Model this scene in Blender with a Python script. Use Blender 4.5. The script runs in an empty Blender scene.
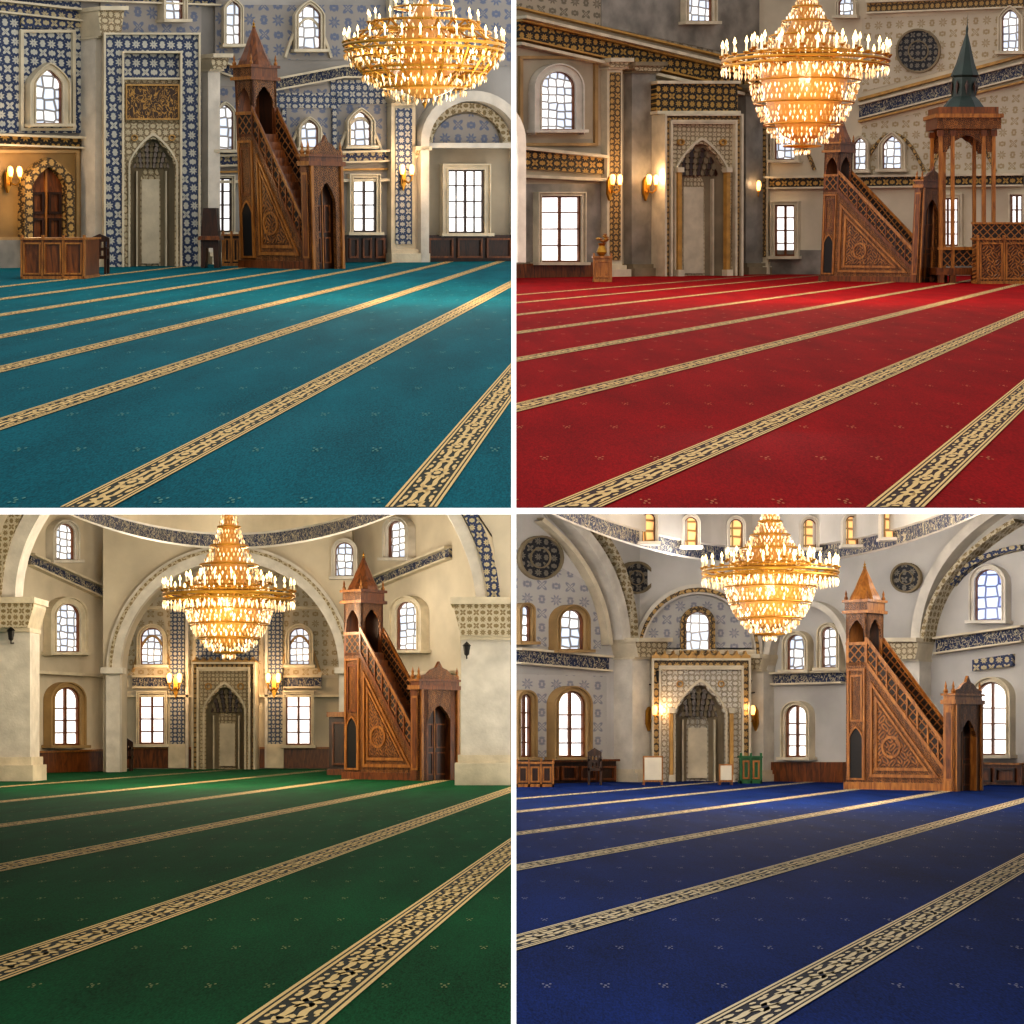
import bpy, math, random
from mathutils import Vector, Matrix
random.seed(3)
sc=bpy.context.scene
try:
    sc.view_settings.view_transform='Standard'
    sc.view_settings.look='Medium High Contrast'
except Exception: pass
F=2000.0; HY=738.0; EYE=Vector((0,0,1.6)); H=1.6
sin,cos,pi=math.sin,math.cos,math.pi
# ------------------------------------------------------------ materials
def lin(h):
    h=h.lstrip('#'); o=[]
    for i in (0,2,4):
        c=int(h[i:i+2],16)/255; o.append(c/12.92 if c<=.04045 else ((c+.055)/1.055)**2.4)
    return (*o,1)
class NT:
    def __init__(s,name):
        s.m=bpy.data.materials.new(name); s.m.use_nodes=True; s.t=s.m.node_tree
        s.b=s.t.nodes['Principled BSDF']
    def n(s,ty,**k):
        x=s.t.nodes.new(ty)
        for a,b in k.items(): setattr(x,a,b)
        return x
    def lk(s,a,b): s.t.links.new(a,b)
    def ma(s,op,a,b=None,c=None):
        x=s.n('ShaderNodeMath',operation=op)
        for i,v in enumerate((a,b,c)):
            if v is None: continue
            if isinstance(v,(int,float)): x.inputs[i].default_value=v
            else: s.lk(v,x.inputs[i])
        return x.outputs[0]
    def mix(s,f,a,b):
        x=s.n('ShaderNodeMix',data_type='RGBA')
        if isinstance(f,(int,float)): x.inputs[0].default_value=f
        else: s.lk(f,x.inputs[0])
        for i,v in ((6,a),(7,b)):
            if isinstance(v,tuple): x.inputs[i].default_value=v
            else: s.lk(v,x.inputs[i])
        return x.outputs[2]
    def noise(s,scale,vec=None,det=4,dist=0):
        x=s.n('ShaderNodeTexNoise'); x.inputs['Scale'].default_value=scale; x.inputs['Detail'].default_value=det
        x.inputs['Distortion'].default_value=dist
        if vec is not None: s.lk(vec,x.inputs['Vector'])
        return x.outputs['Fac']
    def uv(s): return s.n('ShaderNodeUVMap').outputs[0]
    def bump(s,h,st=.3,d=.05):
        x=s.n('ShaderNodeBump'); x.inputs['Strength'].default_value=st; x.inputs['Distance'].default_value=d
        s.lk(h,x.inputs['Height']); s.lk(x.outputs[0],s.b.inputs['Normal'])
    def cl(s,v): return s.ma('MINIMUM',s.ma('MAXIMUM',v,0),1)
MAT={}
def plain(name,col,rough=.75,var=.25,scale=1.2,metal=0,bump=0.0):
    k=NT(name); c=lin(col); d=tuple(x*(1-var) for x in c[:3])+(1,); l=tuple(min(1,x*(1+var*.5)) for x in c[:3])+(1,)
    g=k.n('ShaderNodeTexCoord').outputs['Object']
    f2=k.cl(k.ma('MULTIPLY_ADD',k.noise(scale,g,6),2.4,-.7))
    k.lk(k.mix(f2,d,l),k.b.inputs['Base Color']); k.b.inputs['Roughness'].default_value=rough
    k.b.inputs['Metallic'].default_value=metal
    if bump: k.bump(k.noise(scale*8,g,4),bump,.05)
    MAT[name]=k.m
def orn(name,c1,c2,per=.5,kind='ara',thr=.3,rough=.6,metal=0,bump=.4,asp=1):
    k=NT(name); sp=k.n('ShaderNodeSeparateXYZ'); k.lk(k.uv(),sp.inputs[0])
    S=lambda v:k.ma('SINE',v)
    if kind=='ara':      # rosette lattice: concentric petalled rings, half-drop repeat
        X=k.ma('MULTIPLY',sp.outputs[0],1/(per*asp)); Y=k.ma('MULTIPLY',sp.outputs[1],1/per)
        def cell(off):
            fx=k.ma('SUBTRACT',k.ma('FRACT',k.ma('ADD',X,off)),.5); fy=k.ma('SUBTRACT',k.ma('FRACT',k.ma('ADD',Y,off)),.5)
            r=k.ma('SQRT',k.ma('ADD',k.ma('MULTIPLY',fx,fx),k.ma('MULTIPLY',fy,fy))); t=k.ma('ARCTAN2',fy,fx)
            return r,t
        r,t=cell(0.0); r2,t2=cell(.5)
        a=S(k.ma('ADD',k.ma('MULTIPLY',r,2*pi*2.6),k.ma('MULTIPLY',k.ma('COSINE',k.ma('MULTIPLY',t,8)),.9)))
        b=S(k.ma('ADD',k.ma('MULTIPLY',r2,2*pi*2.6),k.ma('MULTIPLY',k.ma('COSINE',k.ma('MULTIPLY',t2,4)),1.4)))
        sel=k.ma('LESS_THAN',r,r2)
        v=k.ma('ADD',k.ma('MULTIPLY',a,sel),k.ma('MULTIPLY',b,k.ma('SUBTRACT',1,sel)))
        v=k.ma('MULTIPLY',k.ma('SUBTRACT',v,thr),.35)
    elif kind=='lat':
        x=k.ma('MULTIPLY',sp.outputs[0],pi/per); y=k.ma('MULTIPLY',sp.outputs[1],pi/per)
        a=k.ma('ABSOLUTE',S(k.ma('ADD',x,y))); b=k.ma('ABSOLUTE',S(k.ma('SUBTRACT',x,y)))
        v=k.ma('SUBTRACT',thr+.2,k.ma('MINIMUM',a,b))
    else:
        cx=k.n('ShaderNodeCombineXYZ'); k.lk(k.ma('MULTIPLY',sp.outputs[0],3.4/per),cx.inputs[0]); k.lk(k.ma('MULTIPLY',sp.outputs[1],1.9/per),cx.inputs[1])
        f=k.noise(1,cx.outputs[0],2,1.5); v=k.ma('MULTIPLY',k.ma('SUBTRACT',thr*.1,k.ma('ABSOLUTE',k.ma('SUBTRACT',f,.5))),9)
    m=k.cl(k.ma('MULTIPLY_ADD',v,5,.5))
    g=k.n('ShaderNodeTexCoord').outputs['Object']; f=k.noise(.8,g,5)
    A=lin(c1);Bc=lin(c2)
    base=k.mix(f,tuple(t*.7 for t in A[:3])+(1,),A); top=k.mix(f,tuple(t*.7 for t in Bc[:3])+(1,),Bc)
    k.lk(k.mix(m,base,top),k.b.inputs['Base Color']); k.b.inputs['Roughness'].default_value=rough; k.b.inputs['Metallic'].default_value=metal
    if bump: k.bump(m,bump,.04)
    MAT[name]=k.m
def wood(name,c1,c2,rough=.32,carve=0,per=.3):
    k=NT(name); g=k.n('ShaderNodeTexCoord').outputs['Object']
    mp=k.n('ShaderNodeMapping'); k.lk(g,mp.inputs[0]); mp.inputs['Scale'].default_value=(5,5,.9)
    col=k.mix(k.cl(k.ma('MULTIPLY_ADD',k.noise(1.3,mp.outputs[0],6,1.5),2.6,-.8)),lin(c1),lin(c2))
    if carve:
        sp=k.n('ShaderNodeSeparateXYZ'); k.lk(k.uv(),sp.inputs[0]); kk=2*pi/per
        x=k.ma('MULTIPLY',sp.outputs[0],kk); y=k.ma('MULTIPLY',sp.outputs[1],kk); S=lambda v:k.ma('SINE',v)
        p=k.ma('MULTIPLY',S(k.ma('ADD',x,S(y))),S(k.ma('ADD',y,S(x)))); q=k.ma('ABSOLUTE',S(k.ma('MULTIPLY',p,3.3)))
        m=k.cl(k.ma('MULTIPLY_ADD',q,3,-.8))
        col=k.mix(k.ma('MULTIPLY',k.ma('SUBTRACT',1,m),carve),col,tuple(t*.3 for t in lin(c1)[:3])+(1,))
        k.bump(m,.6,.05)
    k.lk(col,k.b.inputs['Base Color']); k.b.inputs['Roughness'].default_value=rough
    MAT[name]=k.m
def emis(name,col,st,lines=None,scale=3,per2=None):
    k=NT(name); k.b.inputs['Base Color'].default_value=lin(col); k.b.inputs['Roughness'].default_value=.2
    c=lin(col)
    if lines:
        v2=k.n('ShaderNodeTexVoronoi'); v2.inputs['Scale'].default_value=scale; v2.inputs['Randomness'].default_value=.25; k.lk(k.uv(),v2.inputs['Vector'])
        v=k.n('ShaderNodeTexVoronoi',feature='DISTANCE_TO_EDGE'); v.inputs['Scale'].default_value=scale; v.inputs['Randomness'].default_value=.25; k.lk(k.uv(),v.inputs['Vector'])
        m=k.cl(k.ma('MULTIPLY_ADD',v.outputs['Distance'],-7,1.3))
        hs=k.n('ShaderNodeSeparateColor'); k.lk(v2.outputs['Color'],hs.inputs[0])
        t=k.mix(k.ma('MULTIPLY',k.ma('GREATER_THAN',hs.outputs[0],.5),.65),c,lin(per2 or '#93a4bd'))
        cc=k.mix(k.ma('MULTIPLY',m,.92),t,lin(lines)); k.lk(cc,k.b.inputs['Emission Color']); k.lk(cc,k.b.inputs['Base Color'])
    else:
        g=k.n('ShaderNodeTexCoord').outputs['Object']; f=k.cl(k.ma('MULTIPLY_ADD',k.noise(1.6,g,4),3,-1))
        k.lk(k.mix(f,tuple(t*.55 for t in c[:3])+(1,),c),k.b.inputs['Emission Color'])
    k.b.inputs['Emission Strength'].default_value=st
    MAT[name]=k.m
plain('plaster_grey','#9a9691',.85,.4,.35,bump=.15)
plain('plaster_warm','#a39885',.85,.4,.35,bump=.15)
plain('plaster_cream','#c8bca6',.85,.34,.3,bump=.15)
plain('plaster_white','#bab7b3',.85,.32,.3,bump=.15)
plain('stone_cream','#c9bda5',.6,.25,1.5,bump=.2)
plain('stone_white','#cac3b7',.6,.24,1.5,bump=.2)
plain('stone_tan','#a08358',.6,.3,1.0,bump=.2)
plain('ochre_marble','#8f6f3f',.45,.45,.8)
plain('marble_grey','#857f76',.35,.5,1.1)
plain('stone_dark','#857861',.9,.3,1)  # darker stone for niche linings, pilaster caps and medallion rings
plain('gold','#b98a3a',.35,.25,3,metal=.85)
plain('gold_paint','#b08642',.5,.3,3)
plain('dark','#120c08',.6,.3,2)
plain('green_lead','#1c2b27',.45,.3,2)
plain('candle_wax','#f2e6c8',.5,.1,2)
plain('green_box','#0f5a2e',.5,.3,2)
plain('paper','#cfc7b4',.7,.1,2)
wood('wood','#42210d','#80491f'); wood('wood_dark','#1d0f07','#402210'); wood('wood_light','#704119','#ab7334')
wood('wood_carved','#55300f','#9c6632',carve=.85,per=.3); wood('wood_carved_big','#5f3513','#a36c33',carve=.9,per=.5)
orn('tile_blue','#283a5e','#c2bfb4',.55,'ara',.05)
orn('tile_blue_fine','#314466','#b8b4a9',.44,'ara',.05)
orn('tile_band','#24345a','#bcae8c',.5,'ara',.15)
orn('frieze_blue','#1b2a4e','#bfb498',.46,'text',.33)
orn('frieze_gold','#211a10','#b38e49',.62,'ara',.05)
orn('gold_band','#4c3c26','#b8955a',.5,'ara',-.1)
orn('text_gold','#3c2410','#c0924a',.45,'text',.36)
orn('carved_cream','#8f7e61','#cdbe9f',.4,'ara',-.4,bump=.8)
orn('carved_white','#a09582','#cdc6b8',.4,'ara',-.4,bump=.8)
orn('painted_wall','#99938d','#677088',.95,'ara',.5,bump=0)
orn('painted_warm','#a39885','#6f6655',.95,'ara',.55,bump=0)
orn('painted_cream','#c8bca6','#a38e68',1.0,'ara',.72,bump=0)
orn('painted_white','#bab7b3','#838494',1.0,'ara',.75,bump=0)
orn('medallion','#1c1e26','#7d766a',.55,'ara',.25)
orn('lattice_wood','#1c0d05','#96602c',.3,'lat',.12,bump=.6)
orn('scroll_band','#c3b79e','#86744f',.45,'ara',.1)
emis('glass_stained','#fafcff',1.08,'#453d34',3.0)
emis('glass_amber','#ffe3ad',.95,'#5c431f',3.3,'#d08a3a')
emis('glass_stained_blue','#d0e0ff',1.0,'#101e54',2.6,'#1547c8')
emis('glass_clear','#fdfcfa',1.5)
emis('flame','#ffdc98',6); emis('crystal','#ffdfae',.34); emis('crystal_hot','#fff2da',1.15); emis('crystal_dim','#b98f58',.1); emis('glow_core','#b07c3c',.16)  # crystal glow is emission standing in for candlelight; hot and dim copies vary it
emis('lampglass','#ffc470',4.5)
k=NT('divider_glow'); k.b.inputs['Base Color'].default_value=(.9,.9,.9,1); k.b.inputs['Emission Color'].default_value=(1,1,1,1)
k.lk(k.ma('MULTIPLY_ADD',k.noise(4),.1,.75),k.b.inputs['Emission Strength']); MAT['divider_glow']=k.m  # divider edge glows by added emission to read white; it is no lamp
def carpet(name,c,c2):
    k=NT(name); g=k.n('ShaderNodeTexCoord').outputs['Object']
    mp=k.n('ShaderNodeMapping'); k.lk(g,mp.inputs[0]); mp.inputs['Scale'].default_value=(1,.16,1)
    f=k.noise(95,mp.outputs[0],2); fb=k.noise(1.6,mp.outputs[0],5)
    t=k.cl(k.ma('ADD',k.ma('MULTIPLY_ADD',f,1.5,-.6),k.ma('MULTIPLY_ADD',fb,.8,-.05)))
    k.lk(k.mix(t,lin(c),lin(c2)),k.b.inputs['Base Color']); k.b.inputs['Roughness'].default_value=.95
    k.b.inputs['Specular IOR Level'].default_value=.05
    MAT[name]=k.m
carpet('carpet_teal','#043b45','#0a6a77'); carpet('carpet_red','#5a0206','#9e0a12')
carpet('carpet_green','#052913','#115a35'); carpet('carpet_blue','#05122f','#113278')
def yarn(name,c):
    k=NT(name); g=k.n('ShaderNodeTexCoord').outputs['Object']; c=lin(c)
    k.lk(k.mix(k.noise(40,g,3),tuple(t*.7 for t in c[:3])+(1,),c),k.b.inputs['Base Color']); k.b.inputs['Roughness'].default_value=.95
    MAT[name]=k.m
yarn('yarn_gold','#e4c080'); yarn('yarn_lime','#eccb8a'); yarn('yarn_pale','#e6d2aa')
yarn('yarn_dark1','#2a2c1c'); yarn('yarn_dark2','#35180b'); yarn('yarn_dark3','#1d2010'); yarn('yarn_dark4','#1c1d2c')
yarn('motif1','#4b8880'); yarn('motif2','#b86638'); yarn('motif3','#7f8a52'); yarn('motif4','#7c8096')
# ------------------------------------------------------------ rooms / frames / builder
class Room:
    def __init__(s,hor):
        s.th=math.atan((HY-hor)/F); s.M=Matrix.Translation(EYE)@Matrix.Rotation(s.th,4,'X'); s.R=Matrix.Rotation(-s.th,3,'X')
    def ray(s,px,py): return s.R@Vector(((px-512)/F,1,(HY-py)/F))
    def floor(s,px,py):
        d=s.ray(px,py); return d*(-H/d.z)
    def at(s,px,py,Y):
        d=s.ray(px,py); return d*(Y/d.y)
    def ppm(s,px,py,Y): return 10/(s.at(px+10,py,Y)-s.at(px,py,Y)).length
class Frame:
    def __init__(s,room,a,b=None,O=None,u=None):
        s.r=room
        if O is None:
            O=room.floor(*a); u=room.floor(*b)-O
        s.O=O; s.u=u.normalized(); s.n=Vector((s.u.y,-s.u.x,0)).normalized(); s.v=Vector((0,0,1))
        if b:
            L=(room.floor(*b)-O).length; pm=room.ppm((a[0]+b[0])/2,a[1]-50,(O.y+room.floor(*b).y)/2)
            s.us=abs(b[0]-a[0])/L/pm
            s.pm=pm
        else: s.us=1; s.pm=25
    def px(s,pts):
        o=[]
        for p in pts:
            d=s.r.ray(*p); t=s.O.dot(s.n)/d.dot(s.n); q=d*t-s.O; o.append((q.dot(s.u),q.z))
        return o
    def P(s,u,v,n=0): return s.O+s.u*u+s.n*n+s.v*v
class B:
    def __init__(s,name,room): s.name=name; s.r=room; s.v=[]; s.f=[]; s.mi=[]; s.uv=[]; s.mn=[]
    def face(s,pts,mat,uvs=None):
        if mat not in s.mn: s.mn.append(mat)
        i=len(s.v); s.v+=pts; s.f.append(tuple(range(i,i+len(pts)))); s.mi.append(s.mn.index(mat))
        s.uv+= uvs if uvs else [(p.x+p.y*.3,p.z) for p in pts]
    def prism(s,fr,pts,n0,n1,mat,side=None,uvpts=False,back=False):
        q=pts if uvpts else fr.px(pts); side=side or mat
        s.face([fr.P(a,b,n1) for a,b in q],mat,[(a*fr.us,b) for a,b in q])
        if back: s.face([fr.P(a,b,n0) for a,b in q],mat,[(a*fr.us,b) for a,b in q])
        for i in range(len(q)):
            a=q[i];c=q[(i+1)%len(q)]
            s.face([fr.P(*a,n1),fr.P(*c,n1),fr.P(*c,n0),fr.P(*a,n0)],side,[(a[0]*fr.us,a[1]),(c[0]*fr.us,c[1]),(c[0]*fr.us,c[1]+.1),(a[0]*fr.us,a[1]+.1)])
    def ring(s,fr,o,i,n0,n1,mat,uvpts=False,closed=False):
        if not uvpts: o=fr.px(o); i=fr.px(i)
        N=len(o)
        for k in range(N if closed else N-1):
            l=(k+1)%N
            s.face([fr.P(*o[k],n1),fr.P(*o[l],n1),fr.P(*i[l],n1),fr.P(*i[k],n1)],mat,[(p[0]*fr.us,p[1]) for p in (o[k],o[l],i[l],i[k])])
            s.face([fr.P(*o[k],n1),fr.P(*o[l],n1),fr.P(*o[l],n0),fr.P(*o[k],n0)],mat)
            s.face([fr.P(*i[k],n1),fr.P(*i[l],n1),fr.P(*i[l],n0),fr.P(*i[k],n0)],mat)
    def archplate(s,fr,x0,x1,yt,yb,ar,n0,n1,mat,uvpts=False):
        m=len(ar)//2; cx=ar[m][0]
        L=[(x0,yb),(x0,yt),(cx,yt)]+ar[m::-1]; Rr=[(x1,yb),(x1,yt),(cx,yt)]+ar[m:]
        for q in (L,Rr):
            if not uvpts: q=fr.px(q)
            s.face([fr.P(a,b,n1) for a,b in q],mat,[(a*fr.us,b) for a,b in q])
        q=ar if uvpts else fr.px(ar)
        o=[(x0,yb),(x0,yt),(x1,yt),(x1,yb)]; o=o if uvpts else fr.px(o)
        for w in (q,o):
            for k in range(len(w)-1):
                s.face([fr.P(*w[k],n1),fr.P(*w[k+1],n1),fr.P(*w[k+1],n0),fr.P(*w[k],n0)],mat)
    def lathe(s,c,prof,mat,seg=12,ph=0):
        for (r0,z0),(r1,z1) in zip(prof,prof[1:]):
            for k in range(seg):
                a=2*pi*k/seg+ph;b=2*pi*(k+1)/seg+ph
                P=lambda r,t,z:c+Vector((r*cos(t),r*sin(t),z))
                q=[P(r0,a,z0),P(r0,b,z0),P(r1,b,z1),P(r1,a,z1)]
                if r1<1e-6:q=q[:3]
                elif r0<1e-6:q=[q[0],q[2],q[3]]
                s.face(q,mat,[(k*.2,z0),(k*.2+.2,z0),(k*.2+.2,z1),(k*.2,z1)][:len(q)])
    def tube(s,pts,r,mat,seg=6):
        prev=None
        for i,p in enumerate(pts):
            d=(pts[min(i+1,len(pts)-1)]-pts[max(i-1,0)]).normalized()
            a=d.orthogonal().normalized(); b=d.cross(a)
            if prev and i: 
                a=(prev-d*prev.dot(d)).normalized(); b=d.cross(a)
            cur=[p+(a*cos(t)+b*sin(t))*r for t in [2*pi*k/seg for k in range(seg)]]
            if i:
                for k in range(seg): s.face([old[k],old[(k+1)%seg],cur[(k+1)%seg],cur[k]],mat)
            old=cur; prev=a
    def oct(s,c,r,h,mat):
        e=[c+Vector((r,0,0)),c+Vector((0,r,0)),c+Vector((-r,0,0)),c+Vector((0,-r,0))]; t=c+Vector((0,0,h*.6)); b=c-Vector((0,0,h))
        for k in range(4):
            s.face([e[k],e[(k+1)%4],t],mat); s.face([e[k],e[(k+1)%4],b],mat)
    def done(s):
        me=bpy.data.meshes.new(s.name); n=len(s.v)
        mn=Vector([min(v[i] for v in s.v) for i in range(3)]); mx=Vector([max(v[i] for v in s.v) for i in range(3)])
        c=Vector(((mn.x+mx.x)/2,(mn.y+mx.y)/2,mn.z))
        me.from_pydata([tuple(v-c) for v in s.v],[],s.f)
        for m in s.mn: me.materials.append(MAT[m])
        me.polygons.foreach_set('material_index',s.mi)
        ul=me.uv_layers.new(name='UVMap'); ul.data.foreach_set('uv',[t for u in s.uv for t in u]); me.update()
        o=bpy.data.objects.new(s.name,me); sc.collection.objects.link(o); o.matrix_world=s.r.M@Matrix.Translation(c); return o
def light(room,p,pw,col,rad,name):
    l=bpy.data.lights.new(name,'POINT'); l.energy=pw; l.color=col; l.shadow_soft_size=rad
    o=bpy.data.objects.new(name,l); sc.collection.objects.link(o); o.matrix_world=room.M@Matrix.Translation(p); return o
def arch(cx,yb,w,yt,ys=None,kind='round',n=20,cusp=0):
    if ys is None: ys=yt+w/2*(1 if kind=='round' else 1.05)
    if kind=='rect': return [(cx-w/2,yb),(cx-w/2,yt),(cx,yt),(cx+w/2,yt),(cx+w/2,yb)]
    o=[(cx-w/2,yb)]; h=yt-ys
    for k in range(n+1):
        t=pi*k/n; c=cos(t)
        if kind=='round': y=sin(t)
        else: y=(1-abs(c)**1.25)**.72 if abs(c)<.9999 else 0
        x=-c
        if cusp:
            f=1-cusp*abs(sin(t*7)); x*=f; y*=f
        o.append((cx+x*w/2,ys+h*y))
    o.append((cx+w/2,yb)); return o
def rect(x0,y0,x1,y1): return [(x0,y0),(x1,y0),(x1,y1),(x0,y1)]
def disc(x,y,r,n=28): return [(x+r*cos(2*pi*i/n),y+r*sin(2*pi*i/n)) for i in range(n)]
wn=[0]
def window(fr,cx,yt,yb,w,kind='round',glass='glass_stained',sur='stone_cream',wd='wood',g=4,bars=None,sill=True,n=.12):
    wn[0]+=1; b=B('window_%d'%wn[0],fr.r); ar=lambda e:arch(cx,yb+(e*.6 if e>0 else e),w+2*e,yt-e,kind=kind)
    if g:
        b.ring(fr,ar(g),ar(0),n-.1,n+.22,sur); b.ring(fr,ar(g),ar(g-1.3),n+.22,n+.32,sur); b.ring(fr,ar(1.2),ar(0),n+.2,n+.28,sur)
    fw=1.6 if bars else 1.0
    b.prism(fr,ar(0),n-.1,n+.05,glass)
    b.ring(fr,ar(0),ar(-fw),n+.05,n+.16,wd)
    b.prism(fr,rect(cx-w/2,yb-fw,cx+w/2,yb),n+.05,n+.16,wd)
    if bars:
        nv,nh=bars
        for i in range(1,nv): 
            x=cx-w/2+w*i/nv; t=1.1 if i*2==nv else .5
            top=yt if kind=='rect' else yt+ (w/2-math.sqrt(max(0,(w/2)**2-(x-cx)**2)))
            b.prism(fr,rect(x-t,top,x+t,yb),n+.05,n+.14,wd)
        for i in range(1,nh):
            y=yb+(yt+(0 if kind=='rect' else w*.35)-yb)*i/nh; b.prism(fr,rect(cx-w/2,y-.6,cx+w/2,y+.6),n+.05,n+.13,wd)
    if g and sill: b.prism(fr,rect(cx-w/2-g-2,yb,cx+w/2+g+2,yb+3),n-.1,n+.45,sur)
    b.done()
def mould(b,fr,x0,y0,x1,y1,t,mat,n0=0,n1=.35): b.prism(fr,[(x0,y0-t/2),(x1,y1-t/2),(x1,y1+t/2),(x0,y0+t/2)],n0,n1,mat)
def frieze(b,fr,x0,y0,x1,y1,t,mat,edge='stone_cream',n=.15):
    mould(b,fr,x0,y0,x1,y1,t,mat,0,n)
    mould(b,fr,x0,y0-t/2-1,x1,y1-t/2-1,2.2,edge,0,n+.25); mould(b,fr,x0,y0+t/2+1,x1,y1+t/2+1,1.8,edge,0,n+.2)
def pilaster(fr,x0,x1,yt,yb,mat,name='pilaster',cap=14,n=.6,inner=None,capmat='stone_cream'):
    b=B(name,fr.r); w=x1-x0
    b.prism(fr,rect(x0,yt,x1,yb),0,n,mat)
    if inner: b.prism(fr,rect(x0+w*.16,yt+cap+5,x1-w*.16,yb-18),n,n+.06,inner)
    b.prism(fr,[(x0-3,yt),(x1+3,yt),(x1+3,yt+3),(x1,yt+cap),(x0,yt+cap),(x0-3,yt+3)],0,n+.3,'carved_cream',capmat)
    b.prism(fr,rect(x0-4,yt-3,x1+4,yt+1),0,n+.5,capmat); b.prism(fr,rect(x0-1,yt+cap,x1+1,yt+cap+2),0,n+.15,capmat)
    b.prism(fr,rect(x0-3,yb-9,x1+3,yb),0,n+.4,capmat); b.prism(fr,rect(x0-1.5,yb-13,x1+1.5,yb-9),0,n+.2,capmat)
    b.done()
def mihrab(fr,x0,x1,yt,yb,cx,w,at,outer,inner,ow=12,n=1.2,panel=None,capy=None,cols=None,back=3):
    b=B('mihrab',fr.r)
    R=lambda e:[(x0+e,yb),(x0+e,yt+e),(x1-e,yt+e),(x1-e,yb)]
    b.prism(fr,rect(x0,yt,x1,yb),-back,0,'stone_cream')
    b.ring(fr,R(0),R(2),0,n+.3,'stone_cream')
    if ow>3: b.ring(fr,R(2),R(ow),0,n+.12,outer); b.ring(fr,R(ow),R(ow+2),0,n+.3,'stone_cream')
    ix0,ix1,iyt=x0+ow+2,x1-ow-2,(capy if capy else yt+ow+2)
    if capy and capy>yt+ow+3: b.prism(fr,rect(ix0,yt+ow+2,ix1,capy),0,n-.1,outer)
    ar=arch(cx,yb,w,at,ys=at+w*.62,kind='point',n=42,cusp=.07)
    b.archplate(fr,ix0,ix1,iyt,yb,ar,n-1,n,inner)
    ar2=arch(cx,yb,w+5,at-4,ys=at+w*.62,kind='point',n=42)
    ar3=arch(cx,yb,w+1.5,at-1,ys=at+w*.62,kind='point',n=42)
    b.ring(fr,ar2,ar3,n,n+.12,'stone_cream')
    b.prism(fr,rect(ix0,iyt,ix1,iyt+2),n,n+.25,'stone_cream')
    for s in (-1,1): b.ring(fr,disc(cx+s*w*.42,at+1,3.4,12),disc(cx+s*w*.42,at+1,2.2,12),n,n+.15,'gold_paint',closed=True)
    if panel:
        b.prism(fr,rect(*panel),n-.2,n+.12,'text_gold'); x,y,X,Y=panel; q=rect(x-1.5,y-1.5,X+1.5,Y+1.5); b.ring(fr,q,rect(*panel),n,n+.22,'gold_paint',closed=True)
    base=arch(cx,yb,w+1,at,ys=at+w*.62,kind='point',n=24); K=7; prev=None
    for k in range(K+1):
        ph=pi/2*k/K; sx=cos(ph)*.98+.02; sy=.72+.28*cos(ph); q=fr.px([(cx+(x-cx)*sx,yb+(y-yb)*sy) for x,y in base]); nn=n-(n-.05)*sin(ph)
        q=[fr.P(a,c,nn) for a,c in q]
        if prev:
            for i in range(len(q)-1): b.face([prev[i],prev[i+1],q[i+1],q[i]],inner if k>K-2 else 'stone_dark')
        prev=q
    hh=w*.62
    for t in range(5):
        y=at+3+hh*(t+1)/5.2; ww=w*.86*math.sqrt(min(1,(t+1)/5.2)); m=2*t+3; s=ww/m
        for i in range(m):
            x=cx-ww/2+s*(i+.5); e=abs(x-cx)/(w/2)
            nn=max(.25,(n-.1)*(.62-.1*t)+ .35*e)
            b.prism(fr,[(x-s*.48,y),(x-s*.4,y-hh*.1),(x,y-hh*.24),(x+s*.4,y-hh*.1),(x+s*.48,y),(x,y+hh*.05)],.1,nn,'stone_dark' if (i+t)%2 else 'wood_dark','stone_dark')
    for sx in (-.33,.33): b.prism(fr,rect(cx+w*sx-.7,at+hh+6,cx+w*sx+.7,yb),.1,n*.55,'stone_cream')
    b.prism(fr,rect(cx-w*.2,at+hh+14,cx+w*.2,yb-3),.05,n*.18,'stone_cream')
    if cols:
        for x in cols:
            b.prism(fr,rect(x-1.8,at+hh,x+1.8,yb-6),n,n+.3,'gold_paint'); b.prism(fr,rect(x-3,at+hh-5,x+3,at+hh),n,n+.4,'stone_cream'); b.prism(fr,rect(x-3,yb-7,x+3,yb),n,n+.45,'stone_cream')
    b.done()
def crest(b,fr,x0,x1,y,h,mat,n0,n1,m=9):
    s=(x1-x0)/m
    for i in range(m):
        x=x0+s*(i+.5); b.prism(fr,[(x-s*.45,y),(x-s*.5,y-h*.4),(x-s*.15,y-h*.6),(x,y-h),(x+s*.15,y-h*.6),(x+s*.5,y-h*.4),(x+s*.45,y)],n0,n1,mat)
def arcband(b,fr,p0,pc,p1,w,n0,n1,mat,N=18):
    A=[];C=[]
    for k in range(N+1):
        t=k/N; x=(1-t)**2*p0[0]+2*t*(1-t)*pc[0]+t*t*p1[0]; y=(1-t)**2*p0[1]+2*t*(1-t)*pc[1]+t*t*p1[1]
        dx=2*(1-t)*(pc[0]-p0[0])+2*t*(p1[0]-pc[0]); dy=2*(1-t)*(pc[1]-p0[1])+2*t*(p1[1]-pc[1]); l=math.hypot(dx,dy)
        A.append((x-dy/l*w/2,y+dx/l*w/2)); C.append((x+dy/l*w/2,y-dx/l*w/2))
    b.ring(fr,A,C,n0,n1,mat)
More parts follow.
